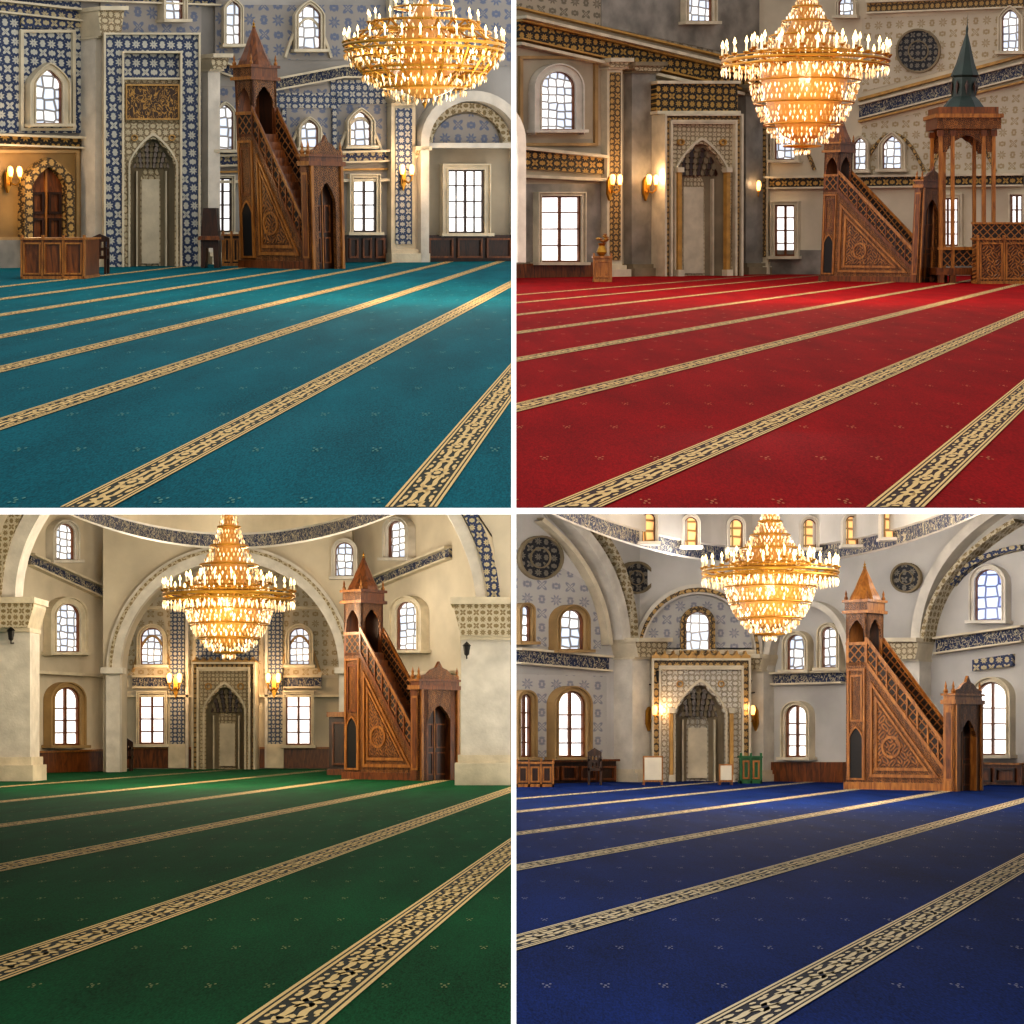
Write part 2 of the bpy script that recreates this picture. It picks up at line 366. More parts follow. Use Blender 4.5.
def sconce(fr,x,y,pw=90,n=0,arms=2,ln=.9):
    b=B('brass_sconce',fr.r); u,v=fr.px([(x,y)])[0]; k=1/fr.pm; c=lambda du,dv,dn:fr.P(u+du*k,v+dv*k,n+dn)
    b.prism(fr,[(x-2,y-5),(x,y-9),(x+2,y-5),(x+2.4,y+8),(x,y+15),(x-2.4,y+8)],n,n+.12,'gold')
    for s in ((-1,1) if arms==2 else (0,)):
        b.tube([c(0,-4,.1),c(s*3,-7,.35),c(s*5,-4,.5),c(s*5,1,.5)],.8*k,'gold')
        b.lathe(c(s*5,1,.5),[(0,0),(1.6*k,0),(2.7*k,5*k),(2.3*k,8*k),(1*k,9.5*k),(0,9.5*k)],'lampglass',10)
        b.lathe(c(s*5,-1,.5),[(0,0),(2*k,1*k),(1*k,2*k)],'gold',8)
    b.done(); light(fr.r,c(0,8,ln),pw,(1,.66,.36),.25,'sconce_light')
def chandelier(room,cx,cy,w,yt,yb,Y,style=0,pw=1500):
    k=1/room.ppm(cx,cy,Y); c=room.at(cx,cy,Y); R=w/2*k; b=B('chandelier',room)
    zt=(cy-yt)*k; zb=-(yb-cy)*k
    def tor(r,z,t,mat='gold',seg=48): b.tube([c+Vector((r*cos(2*pi*i/seg),r*sin(2*pi*i/seg),z)) for i in range(seg+1)],t,mat)
    def rowbeads(r,z,s,h,mat,m):
        for i in range(m):
            a=2*pi*(i+random.random()*.3)/m; q=random.random(); mm=mat if q<.5 else ('crystal_dim' if q<.86 else 'crystal_hot')
            b.oct(c+Vector((r*cos(a),r*sin(a),z+random.uniform(-.4,.4)*s)),s,h,mm)
    def candle(a,r,z,s):
        p=c+Vector((r*cos(a),r*sin(a),z))
        b.lathe(p,[(0,-2*s),(1.3*s,-.8*s),(2.4*s,0),(2.2*s,.5*s),(0,.5*s)],'gold',8)
        b.lathe(p+Vector((0,0,.5*s)),[(.8*s,0),(.8*s,5*s),(0,5*s)],'candle_wax',6)
        b.lathe(p+Vector((0,0,5.5*s)),[(.3*s,0),(1.25*s,1.5*s),(.8*s,3.4*s),(0,5.4*s)],'flame',6)
    def arm(a,r0,z0,r1,z1,sag,t):
        P=[]
        for i in range(9):
            q=i/8; r=r0+(r1-r0)*q; z=z0+(z1-z0)*q-sag*sin(pi*q); P.append(c+Vector((r*cos(a),r*sin(a),z)))
        b.tube(P,t,'gold',5)
    s=k*1.0
    if style==0:
        tor(R*.93,0,1.7*s); tor(R*.93,-5*s,1.2*s); tor(R*.93,3.5*s,.8*s); tor(R*.62,-1*s,1.4*s); tor(R*.55,9*s,1.2*s)
        N=28
        for i in range(N): candle(2*pi*i/N,R*.93,5*s,s*w/125)
        for i in range(16): candle(2*pi*(i+.5)/16,R*.6,13*s,s*w/130)
        for i in range(14):
            a=2*pi*i/14; arm(a,R*.12,4*s,R*.93,0,8*s,1.1*s); arm(a,R*.1,-2*s,R*.62,0,12*s,.8*s)
        for i in range(N*2):
            a=2*pi*i/N/2; b.oct(c+Vector((R*.93*cos(a),R*.93*sin(a),-9*s)),1.1*s,4.5*s,'crystal_hot' if i%3==0 else 'crystal')
            b.oct(c+Vector((R*.78*cos(a),R*.78*sin(a),-11*s)),1.1*s,4.5*s,'crystal')
        prof=[(0.02*R,zb+9*s)]+[(R*.5*math.sqrt(max(.02,1-(1-q)**1.7)),-4*s+(zb+12*s)*(1-q)) for q in [i/8 for i in range(1,9)]]
        b.lathe(c,prof,'glow_core',24)  # added glowing body that fills the gaps between the beads
        b.lathe(c,[(R*(.36*(1-q)**1.5+.05),8*s+(zt-10*s)*q) for q in [i/8 for i in range(9)]],'glow_core',20)
        rows=17
        for j in range(rows):
            q=j/(rows-1); r=R*.64*math.sqrt(max(.02,1-q**1.7)); z=-3*s+(zb+5*s)*q
            if j%4==3: tor(r*1.01,z,.9*s); continue
            rowbeads(r,z,.95*s,2.9*s,'crystal',int(12+r/s*1.0)); rowbeads(r*.82,z-1*s,1.0*s,3*s,'crystal_hot',int(4+r/s*.25))
        rows=18
        for j in range(rows):
            q=j/(rows-1); r=R*(.48*(1-q)**1.5+.09); z=7*s+(zt-7*s)*q
            if j in(5,9,13): tor(r*1.1,z,1*s); continue
            rowbeads(r,z,.95*s,2.9*s,'crystal',int(12+r/s*.85))
    else:
        for r,z,t in ((.95,0,1.8),(.95,-5,1.1),(.74,-22,1.5),(.74,-26,1),(.5,-40,1.3),(.62,22,1.4),(.35,36,1.2),(.85,-12,1.1),(.8,12,1.1)): tor(R*r,z*s,t*s)
        for i in range(28): candle(2*pi*i/28,R*.95,3*s,s*1.2)
        for i in range(22): candle(2*pi*(i+.5)/22,R*.78,-17*s,s*1.1)
        for i in range(16): candle(2*pi*(i+.5)/16,R*.66,22*s,s*1.1)
        for i in range(10): candle(2*pi*(i+.5)/10,R*.35,36*s,s*1.0)
        for i in range(20):
            a=2*pi*i/20; arm(a,R*.1,10*s,R*.95,0,14*s,1.3*s); arm(a,R*.08,-10*s,R*.74,-24*s,14*s,1.3*s); arm(a,R*.06,30*s,R*.62,22*s,12*s,1.2*s); arm(a,R*.95,-3*s,R*.5,-40*s,6*s,1.1*s); arm(a,R*.62,22*s,R*.95,3*s,4*s,1*s)
        b.lathe(c,[(R*.1,-50*s),(R*.34,-42*s),(R*.45,-30*s),(R*.3,-14*s),(R*.4,0),(R*.3,14*s),(R*.15,30*s),(R*.05,44*s)],'glow_core',24)
        for r,z,m in ((.95,-10,60),(.85,-14,56),(.74,-31,50),(.6,-37,44),(.5,-45,36),(.35,-49,26),(.2,-53,12),(.6,14,40),(.45,8,34),(.35,28,24),(.8,-4,44),(.2,-20,16),(.47,-22,40),(.68,-34,40),(.5,-14,36),(.44,2,34),(.36,18,26),(.2,38,14),(.88,-18,40),(.43,-32,34)):
            rowbeads(R*r,z*s,1.05*s,3.6*s,'crystal',m)
    b.lathe(c,[(1.5*s,zb*.5),(4*s,zb*.4),(2*s,0),(5*s,6*s),(2.5*s,12*s),(2*s,zt),(4*s,zt+2*s),(.8*s,zt+6*s),(.8*s,zt+90*s)],'gold',10)
    b.oct(c+Vector((0,0,zb+3*s)),2.5*s,5*s,'gold')
    b.done()
    light(room,c+Vector((0,-R*2.2,-1.5)),pw,(1,.82,.6),1.0,'chandelier_light'); light(room,c+Vector((0,R*1.8,-.5)),pw*.6,(1,.8,.56),1.0,'chandelier_light')
def minbar(room,bx,by,Hp,al=42,A=100,W=30,PO=10,PH=90,PL=118,w1='wood',w2='wood_carved'):
    O=room.floor(bx,by); pm=room.ppm(bx,by-60,O.y); U=Hp/222/pm; a=math.radians(al)
    fr=Frame(room,None,O=O,u=Vector((cos(a),-sin(a),0))); 
    b=B('minbar',room); S=24
    def pr(pts,n0,n1,mat,f=fr,side=None): b.prism(f,[(x*U,y*U) for x,y in pts],n0*U,n1*U,mat,side or w1,uvpts=True,back=True)
    def rg(o,i,n0,n1,mat,f=fr): b.ring(f,[(x*U,y*U) for x,y in o],[(x*U,y*U) for x,y in i],n0*U,n1*U,mat,uvpts=True,closed=True)
    E=A-12
    side=[(0,0),(E,0),(E,16),(S,PL),(0,PL)]
    for n0,n1 in ((-3,0),(-W,-W+3)): pr(side,n0,n1,w2)
    ns=16
    for i in range(ns):
        x1=E-(E-S)*i/ns; x0=E-(E-S)*(i+1)/ns; pr(rect(x0,0,x1,6+(PL-6)*(i+1)/ns),-W+3,-3,'wood_dark')
    pr(rect(0,PL-3,S,PL),-W,0,w1)
    for f,s in ((0,1),(-W,-1)):
        g=lambda x,y:(f+x*s,f+y*s) if s==1 else (f-y,f-x)
        n0,n1=g(0,2.2); pr([(-1.5,0),(E,0),(E,7),(-1.5,7)],n0,n1,w1); n0,n1=g(0,1.6)
        pr([(S,PL+1),(S,PL-4),(E,12),(E,17)],n0,n1,w1)
        pr([(S,PL+25),(S,PL+20),(E,36),(E,41)],n0,n1,'wood_light')
        pr([(S,PL+21),(S,PL),(E,16),(E,37)],g(-1.5,.2)[0],g(-1.5,.2)[1],'lattice_wood')
    for i in range(9):
        t=i/8; x=S+(E-S)*t; y=PL+(16-PL)*t; pr(rect(x-.8,y,x+.8,y+22),-.5,1.4,w1)
    T=[(S+4,12),(E-10,12),(S+4,PL-18)]; cx,cy=S+4+(E-S-14)/3.2,12+(PL-30)/3.2
    def sc_(q,k): return [(cx+(x-cx)*k,cy+(y-cy)*k) for x,y in q]
    rg(T,sc_(T,.9),0,1.6,'wood_light'); rg(sc_(T,.78),sc_(T,.68),0,1.3,'wood_light'); pr(sc_(T,.62),0,.9,'wood_carved_big')
    c8=lambda r:[(cx+r*cos(2*pi*i/16),cy+r*sin(2*pi*i/16)) for i in range(16)]
    rg(c8(11),c8(8.5),.8,1.8,'wood_light')
    rg(rect(2,9,S-2,PL-6),rect(4,11,S-4,PL-8),0,1.5,'wood_light')
    dr=arch(S/2,11,S-10,60,ys=50,kind='point',n=12)
    pr(dr,0,.6,'dark'); rg(rect(5,66,S-5,PL-12),rect(7,68,S-7,PL-14),0,1.2,w1)
    b.ring(fr,[(x*U,y*U) for x,y in arch(S/2,9,S-7,62,ys=50,kind='point',n=12)],[(x*U,y*U) for x,y in dr],0,1.6*U,'wood_light',uvpts=True)
    PT=PL+48
    for x in (0,S-3):
        for n in (0,-W+3): pr(rect(x,PL,x+3,PT),n-3,n,w1)
    ff=Frame(room,None,O=fr.P(S*U,0,0),u=-fr.n); bf=Frame(room,None,O=fr.P(0,0,0),u=-fr.n)
    for n in (0,-W+2): 
        ar=[(x*U,y*U) for x,y in arch(S/2,PL+24,S-7,PL+42,ys=PL+30,kind='point',n=14,cusp=.06)]
        b.archplate(fr,0,S*U,PT*U,(PL+24)*U,ar,(n-1.5)*U,n*U,w2,uvpts=True)
        pr(rect(1,PL,S-1,PL+18),n-1.5,n-.3,'lattice_wood'); pr(rect(0,PL+17,S,PL+20),n-2,n+.8,'wood_light')
    ar=[(x*U,y*U) for x,y in arch(W/2,PL+24,W-9,PL+43,ys=PL+30,kind='point',n=14,cusp=.06)]
    b.archplate(ff,0,W*U,PT*U,(PL+24)*U,ar,-1.5*U,0,w2,uvpts=True); b.archplate(bf,0,W*U,PT*U,(PL+24)*U,ar,0,1.5*U,w2,uvpts=True)
    pr(rect(0,PL,3,PL+44),-W+3,-3,'wood_dark'); pr(rect(3,PL,S-3,PL+44),-W+1.5,-W+3.5,'wood_dark')
    pr(rect(-3,PT,S+3,PT+3),-W-3,3,'wood_light'); pr(rect(-1,PT+3,S+1,PT+11),-W-1,1,w2); pr(rect(-3,PT+11,S+3,PT+13.5),-W-3,3,'wood_light')
    top=fr.P(S/2*U,(PT+13.5)*U,-W/2*U); hh=222-PT-13.5; r=(S+W)/4*1.2
    b.lathe(top,[(r*U,0),(r*.92*U,hh*.10*U),(r*.66*U,hh*.3*U),(r*.45*U,hh*.52*U),(r*.2*U,hh*.75*U),(.05*r*U,hh*.9*U)],w1,8,pi/8+a)
    b.lathe(top+Vector((0,0,hh*.86*U)),[(.6*U,0),(2*U,1.2*U),(.6*U,2.6*U),(1.3*U,4*U),(.4*U,5*U),(0,hh*.14*U+.1)],'gold',8)
    for q in ((0,0),(S,0),(S,-W),(0,-W)):
        p=fr.P(q[0]*U,(PT+13.5)*U,q[1]*U); b.lathe(p,[(1.6*U,0),(2*U,2*U),(.8*U,4*U),(1.2*U,6*U),(0,10*U)],'wood_light',6)
    pf=Frame(room,None,O=fr.P(A*U,0,PO*U),u=-fr.n); pw=W+2*PO
    ar=[(x*U,y*U) for x,y in arch(pw/2,0,pw-20,PH-18,ys=PH-36,kind='point',n=18,cusp=.05)]
    b.archplate(pf,0,pw*U,PH*U,0,ar,-4*U,0,w2,uvpts=True)
    pr(rect(E,0,A,PH),0,PO,w1); pr(rect(E,0,A,PH),-W-PO,-W,w1)
    pr(rect(E+2,10,A-2,PH-10),PO,PO+.8,'wood_light')
    pr(rect(E+3.4,12,A-3.4,PH-12),PO+.8,PO+1.1,'wood')
    b.prism(pf,[(x*U,y*U) for x,y in rect(6,0,pw-6,PH-16)],-10*U,-7*U,'wood_dark',uvpts=True)
    b.prism(pf,[(x*U,y*U) for x,y in rect(pw/2-.6,0,pw/2+.6,PH-20)],-7*U,-6.2*U,'wood_light',uvpts=True)
    for x0,x1 in ((11,pw/2-2),(pw/2+2,pw-11)):
        for y0,y1 in ((5,PH*.3),(PH*.34,PH*.6)): b.ring(pf,[(x*U,y*U) for x,y in rect(x0,y0,x1,y1)],[(x*U,y*U) for x,y in rect(x0+1.5,y0+1.5,x1-1.5,y1-1.5)],-7*U,-6.3*U,'wood',uvpts=True,closed=True)
    for x in (1,pw-4): b.prism(pf,[(x_*U,y*U) for x_,y in rect(x,0,x+3,PH-4)],0,1.8*U,'wood_light',uvpts=True)
    pr(rect(E-2,PH-4,A+2,PH),-W-PO-2,PO+2,'wood_light'); pr(rect(E,PH,A,PH+4),-W-PO,PO,w1); pr(rect(E-2,PH+4,A+2,PH+6),-W-PO-2,PO+2,'wood_light')
    cr=[(2,0),(2,3),(pw*.2,5),(pw*.3,9),(pw*.42,11),(pw*.5,17),(pw*.58,11),(pw*.7,9),(pw*.8,5),(pw-2,3),(pw-2,0)]
    b.prism(pf,[(x*U,(y+PH+6)*U) for x,y in cr],-3*U,0,w2,w1,uvpts=True,back=True)
    for q in ((A-2,PO-1),(A-2,-W-PO+1),(E+2,PO-1)):
        p=fr.P(q[0]*U,(PH+6)*U,q[1]*U); b.lathe(p,[(1.8*U,0),(2.4*U,2.5*U),(1*U,5*U),(1.4*U,7*U),(0,12*U)],'wood_light',6)
    b.done()
def wallp(room,name,fr,pts,mat):
    b=B(name,room); b.prism(fr,pts,-.4,0,mat); b.done()
# ------------------------------------------------------------ floor with carpet
def clip(poly,ax,val,sg):
    o=[]
    for i in range(len(poly)):
        a=poly[i];c=poly[(i+1)%len(poly)]; da=(a[ax]-val)*sg; dc=(c[ax]-val)*sg
        if da>=0:o.append(a)
        if (da>=0)!=(dc>=0):
            t=da/(da-dc); o.append((a[0]+(c[0]-a[0])*t,a[1]+(c[1]-a[1])*t))
    return o
def floor(room,sgn,mat,dark,gold,motif,vp,refy,cent,wid,far,yn,xout,per,fname='floor',msc=1.0):
    near=room.floor(512,yn).y; farY=room.floor(512,far).y
    b=B(fname,room); lim=.006*sgn
    X0,X1=(-xout,lim) if sgn<0 else (lim,xout); z=-H
    q=[Vector((X0,near,z)),Vector((X1,near,z)),Vector((X1,farY,z)),Vector((X0,farY,z))]
    b.face(q,mat); 
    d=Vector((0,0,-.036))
    for i in range(4): b.face([q[i],q[(i+1)%4],q[(i+1)%4]+d,q[i]+d],'divider_glow')
    b.face([p+d for p in q],'plaster_cream')
    def add(poly,m,zz):
        for ax,val,sg in ((0,X0,1),(0,X1,-1),(1,near,1),(1,farY,-1)):
            poly=clip(poly,ax,val,sg)
            if len(poly)<3: return
        b.face([Vector((x,y,z+zz)) for x,y in poly],m,[(x,y) for x,y in poly])
    hor=HY-F*math.tan(room.th)
    def line(xr):
        a=room.floor(xr,refy); d=room.ray(vp,hor); s=d.x/d.y
        return lambda y:a.x+(y-a.y)*s
    st=[]
    for c in cent:
        l=line(c-wid/2); r=line(c+wid/2); st.append((l,r))
        f=lambda s,t:(l(t)+(r(t)-l(t))*s,t)
        def strip(s0,s1,m,zz): add([f(s0,near),f(s1,near),f(s1,farY),f(s0,farY)],m,zz)
        strip(0,1,dark,.004); strip(0,.06,gold,.008); strip(.94,1,gold,.008); strip(.095,.15,gold,.008); strip(.85,.905,gold,.008)
        t=near-per*random.random()
        def shape(pts,t0,zz=.008,m=gold): add([f(s,t0+q*per) for s,q in pts],m,zz)
        def ell(cs,ct,rs,rt,t0,n=10,m=gold,zz=.008,pet=0,np=5): shape([(cs+rs*(1+pet*cos(np*2*pi*i/n))*cos(2*pi*i/n),ct+rt*(1+pet*cos(np*2*pi*i/n))*sin(2*pi*i/n)) for i in range(n)],t0,zz,m)
        while t<min(farY,near+70):
            ell(.5,.25,.24,.16,t,32,gold,.008,.2,8); ell(.5,.25,.13,.09,t,16,dark,.010,.15,8); ell(.5,.25,.08,.055,t,10,gold,.012)
            ell(.5,.75,.17,.12,t,24,gold,.008,.25,6); ell(.5,.75,.05,.04,t,8,dark,.010)
            for sg in (1,-1):
                for j in range(2):
                    P=[];Q=[]; ph=1 if j==0 else -1
                    for i in range(13):
                        a=i/12; s=.5+sg*ph*.24*sin(2*pi*a*.5)*(.7+.3*cos(2*pi*a)); tt=.25+.5*a+.5*j; w=.034*(1+.6*sin(pi*a))
                        P.append((s-w,tt)); Q.append((s+w,tt+.012))
                    shape(P+Q[::-1],t)
                ell(.5+sg*.26,.5,.05,.065,t,8); ell(.5+sg*.26,1.0,.05,.065,t,8)
                ell(.5+sg*.29,.09,.03,.045,t,6); ell(.5+sg*.29,.41,.03,.045,t,6); ell(.5+sg*.26,.65,.04,.04,t,6); ell(.5+sg*.26,.85,.04,.04,t,6)
            t+=per
    dx,dy=.42*msc,2.6*msc; row=0; y=near+.3
    while y<near+40*msc:
        x=X0+(dx/2 if row%2 else 0)+.03*row
        while x<X1:
            if not any(min(l(y),r(y))-.06<x<max(l(y),r(y))+.06 for l,r in st) and abs(x)<y*.27+.5:
                for ox,oy,r in ((0,0,.012),(.026,.08,.010),(-.026,.08,.010),(.015,-.10,.009),(-.015,-.10,.009)):
                    ox*=msc;oy*=msc;r*=msc
                    add([(x+ox+r*cos(k*pi/3),y+oy+r*3.6*sin(k*pi/3)) for k in range(6)],motif,.006)
            x+=dx
        y+=dy; row+=1
    b.done()
def ic(x,y,vp,hor,refy): return vp-(vp-x)*(refy-hor)/(y-hor)
R1=Room(216);R2=Room(241);R3=Room(HY);R4=Room(HY)
floor(R1,-1,'carpet_teal','yarn_dark1','yarn_gold','motif1',640,508,[411,86,-255,-575,-905,-1240,-1600,-1990],52,250,508,60,1.5)
floor(R2,1,'carpet_red','yarn_dark2','yarn_gold','motif2',1195,508,[895,572]+[ic(517,y,1195,241,508) for y in (408,360,333,315,303,295)],58,266,508,60,1.5)
floor(R3,-1,'carpet_green','yarn_dark3','yarn_lime','motif3',658,1024,[282]+[ic(0,y,658,738,1024) for y in (969,868,826,802,787)],88,766,1050,60,1.6,msc=.9)
floor(R4,1,'carpet_blue','yarn_dark4','yarn_pale','motif4',1245,1024,[737]+[ic(517,y,1245,738,1024) for y in (943,868,834,812,799)],78,775,1050,60,1.6,msc=.9)
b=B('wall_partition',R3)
b.prism(Frame(R3,None,O=Vector((-.0025,7.9,-H)),u=Vector((1,0,0))),[(0,0),(.019,0),(.019,30),(0,30)],-70,0,'divider_glow',uvpts=True); b.done()

# ============================================================ ROOM 1 (teal)
L=Frame(R1,(0,268),(215,263.5)); Rr=Frame(R1,(215,263.5),(511,261)); M=Frame(R1,(101,266.2),(196,265.6))
wallp(R1,'wall_left',L,[(-60,272),(215,264),(215,-25),(-60,-25)],'plaster_grey')
wallp(R1,'wall_right',Rr,[(215,264),(511.3,262),(511.3,-25),(215,-25)],'plaster_grey')
b=B('trim_1',R1)
b.prism(L,rect(-30,-20,79,133),0,.1,'tile_blue'); b.prism(L,rect(18,14,78,28),.1,.18,'tile_band'); b.ring(L,rect(17,30,72,131),rect(20,33,69,128),.1,.22,'stone_cream',closed=True)
frieze(b,L,-30,4,80,16,9,'tile_band'); frieze(b,L,-30,139,80,143,8,'frieze_gold')
b.prism(L,[(-30,146),(80,148),(80,266),(-30,270)],0,.1,'ochre_marble')
b.ring(L,rect(-20,150,76,240),rect(-17,153,73,237),.1,.2,'stone_tan',closed=True)
b.prism(L,[(-30,240),(80,240),(80,268),(-30,271)],.1,.25,'marble_grey')
b.prism(L,rect(196,80,215,264),0,.12,'tile_blue_fine'); b.prism(L,rect(99,-20,200,34),0,.08,'painted_wall')
frieze(b,L,-30,-6,215,2,5,'tile_band'); b.done()
b=B('trim_2',R1)
b.prism(Rr,rect(215,86,386,156),0,.04,'painted_wall'); b.prism(Rr,rect(215,5,386,60),0,.04,'painted_wall'); b.prism(Rr,rect(413,-20,511,66),0,.04,'painted_wall')
frieze(b,Rr,215,66,250,78,9,'frieze_blue'); frieze(b,Rr,268,86,342,72,9,'frieze_blue'); frieze(b,Rr,342,72,420,72,9,'frieze_blue')
frieze(b,Rr,215,161,388,156,8,'tile_band'); mould(b,Rr,215,182,388,180,3,'stone_cream')
mould(b,Rr,215,172,388,169,2,'gold_paint',0,.15)
b.prism(Rr,rect(272,93,340,108),.04,.08,'tile_blue_fine'); b.prism(Rr,rect(330,80,386,104),.04,.08,'tile_blue_fine')
for x in (283,333): b.prism(Rr,rect(x-2,108,x+2,152),.04,.2,'tile_blue_fine')
arcband(b,Rr,(288,152),(307,92),(328,152),2.5,0,.2,'stone_cream'); arcband(b,Rr,(338,150),(358,86),(380,150),2.5,0,.2,'stone_cream')
arcband(b,Rr,(284,58),(307,-20),(330,58),2.5,0,.2,'stone_cream')
for x0,x1 in ((345,385),(424,511)):
    b.prism(Rr,rect(x0,235,x1,262),0,.2,'wood_dark')
    for i in range(3):
        xx=x0+(x1-x0)*i/3; b.ring(Rr,rect(xx+2,238,xx+(x1-x0)/3-2,258),rect(xx+4,240,xx+(x1-x0)/3-4,256),.2,.3,'wood',closed=True)
b.done()
b=B('trim_alcove_arch',R1); o=arch(465,262,104,92,ys=142); i=arch(465,262,88,102,ys=144); 
b.ring(Rr,o,i,0,.9,'stone_white'); b.prism(Rr,i,0,.05,'plaster_warm'); b.ring(Rr,arch(465,144,86,103,ys=144),arch(465,144,70,112,ys=144),0,.3,'scroll_band'); mould(b,Rr,421,146,509,146,5,'stone_white',0,.7)
b.prism(Rr,arch(465,142,66,114,ys=143),0,.12,'painted_wall')
b.done()
window(Rr,463,170,233,36,'rect','glass_clear','stone_cream','wood_dark',6,(4,4))
window(L,43,70,124,27,'point','glass_stained',g=7)
window(L,168,-8,20,18,'point',g=3)
window(Rr,231,2,45,14,'point',g=3); window(Rr,307,5,50,22,'point',g=4); window(Rr,223,105,150,16,'point',g=3); window(Rr,307,120,148,17,'point',g=3); window(Rr,358,112,146,20,'point',g=4)
window(Rr,221,178,232,17,'rect','glass_clear','stone_cream','wood_dark',3,(2,4)); window(Rr,362,178,232,23,'rect','glass_clear','stone_cream','wood_dark',4,(2,4))
b=B('door_1',R1); o=arch(41,270,50,158,ys=182,kind='point'); i=arch(41,270,34,167,ys=186,kind='point')
b.ring(L,o,i,0,.5,'gold_band'); b.prism(L,i,0,.22,'wood'); b.prism(L,rect(40,170,42,270),.22,.3,'wood_light')
for x0,x1 in ((26,39),(43,56)):
    for y0,y1 in ((192,214),(218,240),(244,266)): b.ring(L,rect(x0,y0,x1,y1),rect(x0+2.5,y0+2.5,x1-2.5,y1-2.5),.22,.32,'wood_dark',closed=True)
b.done()
pilaster(L,79,99,12,268,'stone_white',cap=26,n=.9); pilaster(L,199,211,58,265,'stone_white',cap=12,n=.5)
mihrab(M,101,196,36,266.5,150,44,138,'tile_blue','carved_cream',ow=18,n=1.0,panel=(124,88,174,120),capy=80,back=1)
pilaster(Rr,387,411,96,262,'stone_cream',cap=8,n=.5,inner='tile_blue_fine'); pilaster(Rr,412,420,150,262,'stone_white',cap=6,n=.4)
b=B('pilaster',R1); b.prism(Rr,rect(386,-20,413,94),0,.4,'stone_cream'); b.prism(Rr,rect(390,-20,409,90),.4,.46,'tile_blue_fine'); b.done()
sconce(Rr,397,176,120,.65); sconce(L,3,178,100,.2)
minbar(R1,241,267.5,234,42,A=106,W=30,PO=6,PH=96,PL=122)
chandelier(R1,424,46,168,2,104,44,1,900)
def bench(room,x0,x1,yt,yb,name,mat='wood',panels=4,d=1.2,top='wood_light',back=0):
    f=Frame(room,(x0,yb),(x1,yb)); b=B(name,room)
    b.prism(f,rect(x0,yt,x1,yb),-d,0,mat); b.prism(f,rect(x0-1.5,yt-2,x1+1.5,yt),-d-.05,.08,top); b.prism(f,rect(x0-1,yb-3,x1+1,yb),-d,.06,top)
    s=(x1-x0)/panels
    for i in range(panels): b.ring(f,rect(x0+s*i+1.5,yt+2.5,x0+s*(i+1)-1.5,yb-4.5),rect(x0+s*i+3.2,yt+4.2,x0+s*(i+1)-3.2,yb-6.2),0,.07,'wood_light',closed=True)
    for i in range(panels+1): b.prism(f,rect(x0+s*i-1,yt-5,x0+s*i+1,yb),-.1,.06,top)
    if back: b.prism(f,rect(x0,yt-back,x1,yt),-d,-d+.1,'lattice_wood'); b.prism(f,rect(x0-1,yt-back-2,x1+1,yt-back),-d-.03,-d+.15,top)
    b.done()
bench(R1,22,84,240,279,'wooden_kursi_desk',panels=3,d=2.0)
def chair(room,x0,x1,yt,ys,yb,name='wooden_chair',m='wood_dark'):
    f=Frame(room,(x0,yb),(x1,yb)); b=B(name,room); d=(x1-x0)/f.pm
    b.prism(f,rect(x0,ys,x1,ys+3),-d,0,m)
    for x in (x0,x1-2):
        b.prism(f,rect(x,ys,x+2,yb),-.12,0,m); b.prism(f,rect(x,yt,x+2,yb),-d,-d+.12,m); b.prism(f,rect(x,ys-9,x+2,ys-7),-d,0,m); b.prism(f,rect(x,ys-9,x+2,ys),-.1,0,m)
    b.prism(f,[(x0,yt),( (x0+x1)/2,yt-4),(x1,yt),(x1,yt+4),(x0,yt+4)],-d,-d+.1,m); b.prism(f,rect(x0,ys-8,x1,ys-5),-d,-d+.1,m)
    for i in range(1,4): xx=x0+(x1-x0)*i/4; b.prism(f,rect(xx-1,yt+3,xx+1,ys),-d,-d+.08,m)
    b.done()
chair(R1,87,106,238,256,274)
b=B('quran_lectern',R1); f=Frame(R1,(198,268),(222,268))
b.prism(f,[(201,268),(201,232),(203,208),(216,208),(218,232),(219,268),(214,268),(213,248),(206,248),(205,268)],-.6,0,'wood_dark'); b.prism(f,[(200,236),(220,236),(221,240),(199,240)],-.7,.3,'wood'); b.done()
bench(R1,223,240,236,266,'wooden_cabinet','wood_dark',2,.8)

# ============================================================ ROOM 2 (red)
L=Frame(R2,(517,278),(758,274)); Rr=Frame(R2,(758,274),(1024,276)); M=Frame(R2,(651,276.1),(731,275.4))
wallp(R2,'wall_left',L,[(512.8,279),(758,275),(758,-25),(512.8,-25)],'plaster_warm')
wallp(R2,'wall_right',Rr,[(758,275),(1060,277),(1060,-25),(758,-25)],'plaster_cream')
b=B('trim_3',R2)
b.prism(L,[(514,-20),(758,-20),(758,64),(514,6)],0,.05,'painted_warm')
frieze(b,L,514,30,620,54,16,'frieze_gold',edge='gold_paint',n=.3); frieze(b,L,620,54,758,86,15,'frieze_gold',edge='gold_paint',n=.3); mould(b,L,514,18,758,75,3,'stone_cream',0,.8); mould(b,L,514,44,758,99,3,'stone_cream',0,.5)
b.prism(L,[(514,148),(602,157),(602,174),(514,168)],0,.2,'frieze_gold'); mould(b,L,514,176,602,180,3,'stone_cream'); mould(b,L,514,148,602,157,3,'stone_cream',0,.5)
b.prism(L,[(514,264),(602,262),(602,278),(514,279)],0,.2,'wood')
mould(b,L,514,8,758,66,2,'gold_paint'); b.prism(L,[(600,-20),(758,-20),(758,60),(600,26)],.05,.09,'marble_grey')
b.ring(L,rect(518,56,596,146),rect(521,59,593,143),0,.15,'stone_tan',closed=True)
b.prism(L,rect(518,184,600,262),0,.06,'marble_grey')
b.done()
b=B('trim_4',R2)
frieze(b,Rr,860,112,1024,70,12,'frieze_blue'); frieze(b,Rr,758,112,822,118,9,'frieze_blue'); frieze(b,Rr,758,183,1024,180,9,'frieze_gold'); mould(b,Rr,860,100,1024,56,3,'gold_paint')
